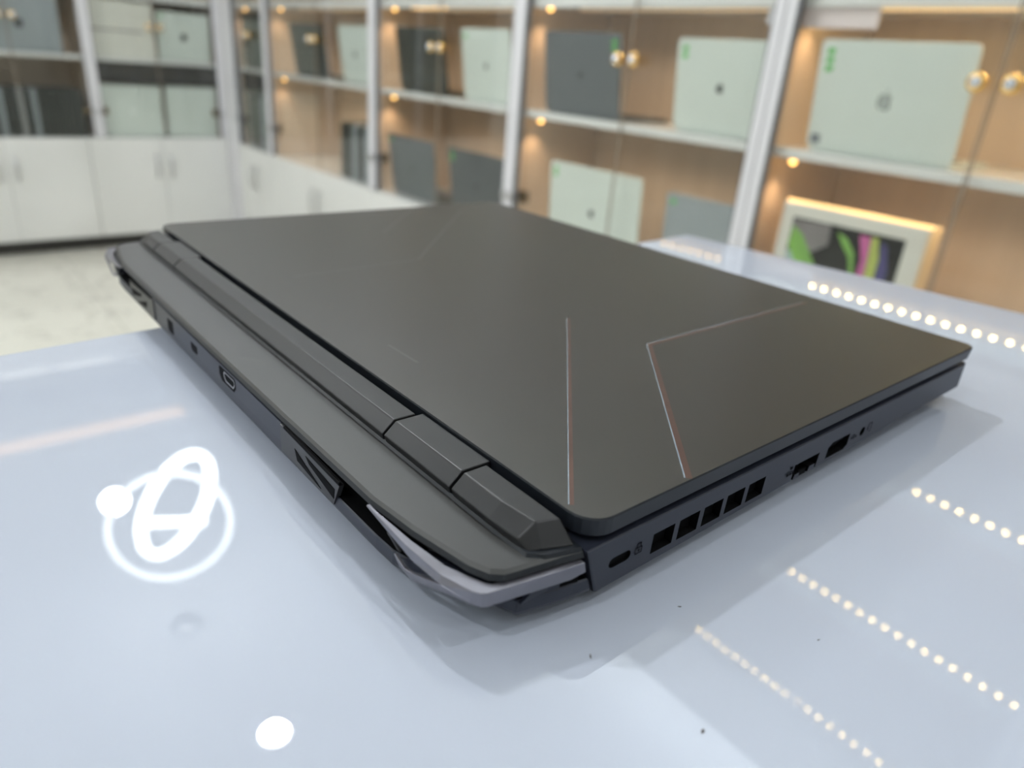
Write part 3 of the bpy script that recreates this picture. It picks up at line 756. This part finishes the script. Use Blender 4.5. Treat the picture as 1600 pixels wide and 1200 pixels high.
lprism('side_skin', [[P(u, v, z) for u, z in ((-18, -17.5), (-0.9+5.2*9.5/15, -17.5), (-0.9+5.2*4/15, -12), (-10, -12))] for v in (3.2, 4.2)], 'body', hs_lo)
lprism('side_skin', [[P(u, W-v, z) for u, z in ((-18, -17.5), (-0.9+5.2*9.5/15, -17.5), (-0.9+5.2*4/15, -12), (-10, -12))] for v in (3.2, 4.2)], 'body', hs_lo)
core = loop([(-0.6, 1.4), (-6, 2.8), (-17, 5.4), (-22, 9.0), (-24.5, 16), (-24.5, 40)])
lprism('vent_core', [ring(core, -17.55), ring(core, -10.45)], 'black', hs_lo)
mid = [(-24.6, 107), (-33.2, 107), (-33.2, W-107), (-24.6, W-107)]
cw = lprism('port_panel', [ring(mid, -17.95), ring(mid, -10.42)], 'body', hs_lo)
# ports on the rear panel
def rport(name, v0, v1, z0, z1, m='black', cham=1.2, u=-33.2, proud=0.06, parent=cw):
    sh = [(v0+cham, z0), (v1-cham, z0), (v1, z0+cham), (v1, z1-cham*0.4), (v1-cham*0.4, z1), (v0+cham*0.4, z1), (v0, z1-cham*0.4), (v0, z0+cham)]
    return lprism(name, [[P(u-proud, v, z) for v, z in sh], [P(u+0.3, v, z) for v, z in sh]], m, parent)
rport('power_socket', 222.0, 230.0, -19.0, -12.8)
rport('round_port', 190.0, 198.0, -17.0, -13.2)
rport('video_port_frame', 147.5, 164.5, -17.0, -11.2, 'black', 2.2)
rport('video_port_rim', 148.6, 159.5, -15.8, -12.0, 'metal_port', 1.6, proud=0.10)
rport('video_port_mouth', 149.0, 158.6, -15.2, -12.4, 'black', 1.3, proud=0.14)
# vent grille beside each end of the port panel, and the open vent
for sgn in (1, -1):
    V = (lambda v: v) if sgn == 1 else (lambda v: W-v)
    gsh = [(107, -20.4), (107, -10.6), (104, -11.0), (66, -12.4), (70, -20.8)]
    gr = lprism('grille', [[P(-33.6, V(v), z) for v, z in gsh], [P(-32.0, V(v), z) for v, z in gsh]], 'fin', lp)
    for tri in ([(96, -14.6), (94.5, -18.2), (78, -19.8)], [(88, -13.4), (85.6, -15.2), (69.5, -18.6), (69.0, -15.0)]):
        lprism('vent_opening', [[P(-33.75, V(v), z) for v, z in tri], [P(-33.0, V(v), z) for v, z in tri]], 'black', gr)
    bar = [(104, -10.9), (66, -12.2), (66, -11.2), (104, -10.3)]
    lprism('vent_slot', [[P(-33.8, V(v), z) for v, z in bar], [P(-33.0, V(v), z) for v, z in bar]], 'black', gr)
    # silver trim, swept round the corner
    def ribbon(A, B, name, m, parent, th):
        bm = bmesh.new()
        a = [bm.verts.new(P(u, V(v), z)) for u, v, z in A]; b = [bm.verts.new(P(u, V(v), z)) for u, v, z in B]
        for i in range(len(a)-1): bm.faces.new((a[i], a[i+1], b[i+1], b[i]))
        bmesh.ops.recalc_face_normals(bm, faces=bm.faces)
        bmesh.ops.solidify(bm, geom=bm.faces[:], thickness=th*mm)
        bevel(bm, 0.12*mm, 2, 0.6)
        return from_bm(name, bm, M[m], parent)
    T = [(-0.5, -0.1, -10.6), (-13, 1.9, -10.5), (-27.6, 4.6, -10.4), (-29.0, 5.3, -10.4), (-30.2, 7.0, -10.4), (-33.0, 16, -10.2), (-34.0, 30, -9.9), (-33.6, 50, -9.6)]
    B = [(0.4, -0.1, -13.9), (-4, 0.6, -14.8), (-27.4, 4.3, -14.3), (-29.0, 5.0, -14.2), (-30.6, 7.2, -13.9), (-33.6, 15, -12.3), (-34.0, 27, -12.9), (-33.8, 50, -10.0)]
    tr_ = ribbon(T, B, 'exhaust_trim', 'trim', lp, 0.9)
    I = [(-0.5, 1.8, -10.41), (-12.5, 3.9, -10.41), (-24.8, 6.8, -10.41), (-25.8, 7.8, -10.41), (-26.8, 10.0, -10.41), (-30.0, 18.5, -10.41), (-31.8, 31, -10.0), (-33.3, 50, -9.5)]
    ribbon(I, [(u, v, z+0.05) for u, v, z in T], 'trim_ledge', 'trim', tr_, 0.5)
    LT = [(-30.6, 7.3, -13.5), (-33.6, 14.6, -12.2), (-33.9, 26.8, -17.0), (-33.8, 31, -18.0), (-33.7, 35.5, -16.5)]
    LBm = [(-30.3, 7.4, -14.3), (-33.0, 15, -14.9), (-33.6, 27.0, -19.4), (-33.6, 33, -19.2), (-33.6, 36.2, -16.9)]
    ribbon(LT, LBm, 'trim_lower_arm', 'trim', tr_, 0.9)
    ribbon([(-33.8, 37.8, -12.0), (-33.0, 37.0, -14.0), (-32.0, 35.5, -16.8)], [(-33.8, 39.4, -12.0), (-33.0, 38.4, -14.0), (-32.0, 37.2, -16.8)], 'trim_strut', 'fin', tr_, 0.6)
    # dark block behind the lower arm
    lprism('corner_housing', [[P(u, V(v), -19.0) for u, v in ((-6, 2.5), (-18, 7), (-24, 13), (-28.5, 20), (-32, 30), (-32.2, 37), (-24, 37), (-6, 20))],
                              [P(u, V(v), -13.4) for u, v in ((-6, 2.2), (-21, 5.8), (-27.0, 8.4), (-30.2, 14), (-31.3, 18), (-31, 22), (-24, 22), (-6, 20))]], 'body', hs_lo)

# hinge covers: one long bar, two hinge barrels, two end blocks
def hprof(front=-2.2, top=-1.3, s=0.0):
    return [(front, top-5), (front, top), (-10.2, top), (-14.4, -5.0), (-13.6, -7.9), (front, -7.9)]
def hseg(name, v0, v1, m='hinge', bev=0.35, front=-2.4):
    pr = hprof(front)
    return lprism(name, [[P(u, v0, z) for u, z in pr], [P(u, v1, z) for u, z in pr]], m, lp, bev, 2, 0.3)
hseg('hinge_bar', 75.2, W-75.2)
lprism('hinge_recess', [ring([(-2.2, 9), (6, 9), (6, W-9), (-2.2, W-9)], -7.95), ring([(-2.2, 9), (6, 9), (6, W-9), (-2.2, W-9)], -6.5)], 'black')
lprism('hinge_core', [[P(u, 38, z) for u, z in ((-3, -2.6), (-9.5, -2.6), (-12.8, -5.4), (-12.6, -7.8), (-3, -7.8))], [P(u, W-38, z) for u, z in ((-3, -2.6), (-9.5, -2.6), (-12.8, -5.4), (-12.6, -7.8), (-3, -7.8))]], 'black')
for sgn in (1, -1):
    V = (lambda v: v) if sgn == 1 else (lambda v: W-v)
    a, b = sorted((V(39.6), V(74.2)))
    hseg('hinge_barrel', a, b, front=-0.25)
    pr = hprof(-2.4)
    lprism('hinge_end_cover', [[P(u, V(38.6), z) for u, z in pr],
                               [P(u, V(22), z) for u, z in pr],
                               [P(u, V(v), z) for u, v, z in ((-1.6, 8.0, -6.4), (-2.3, 8.4, -1.5), (-8.6, 10.6, -1.5), (-13.3, 11.6, -5.2), (-13.5, 11.0, -7.9), (-1.6, 8.0, -7.9))],
                               [P(u, V(v), z) for u, v, z in ((-1.2, 3.4, -7.3), (-1.3, 3.6, -6.9), (-9.3, 6.2, -6.9), (-12.2, 8.0, -7.1), (-12.6, 8.4, -7.9), (-1.2, 3.4, -7.9))]], 'hinge', lp, 0.7, 3, 0.25)

# specks of lint on the counter
for x, y, l, w_, rz, lb in ((0.1089, 0.0516, 0.0013, 0.0007, 0.3, 'dark lint speck on the counter nearest the lower edge of the photo'),
                            (0.1041, 0.0810, 0.0016, 0.0004, 0.9, 'curled lint speck on the counter below the silver trim corner'),
                            (0.1364, 0.0795, 0.0012, 0.0004, -0.6, 'pale lint speck on the counter beside the side vents'),
                            (0.1566, 0.0507, 0.0011, 0.0003, -0.2, 'tiny lint speck on the counter between the two long LED reflections')):
    bm = lathe_bm([(w_*0.4, 0.00002), (w_*0.5, w_*0.25), (w_*0.2, w_*0.4)], 8)
    for v in bm.verts: v.co.x *= l/w_
    o = from_bm('lint_speck', bm, M['speck'], None); o.location = (x, y, TABLE); o.rotation_euler = (0, 0, rz)
    tag(o, lb, 'lint', 'specks of lint on the counter')
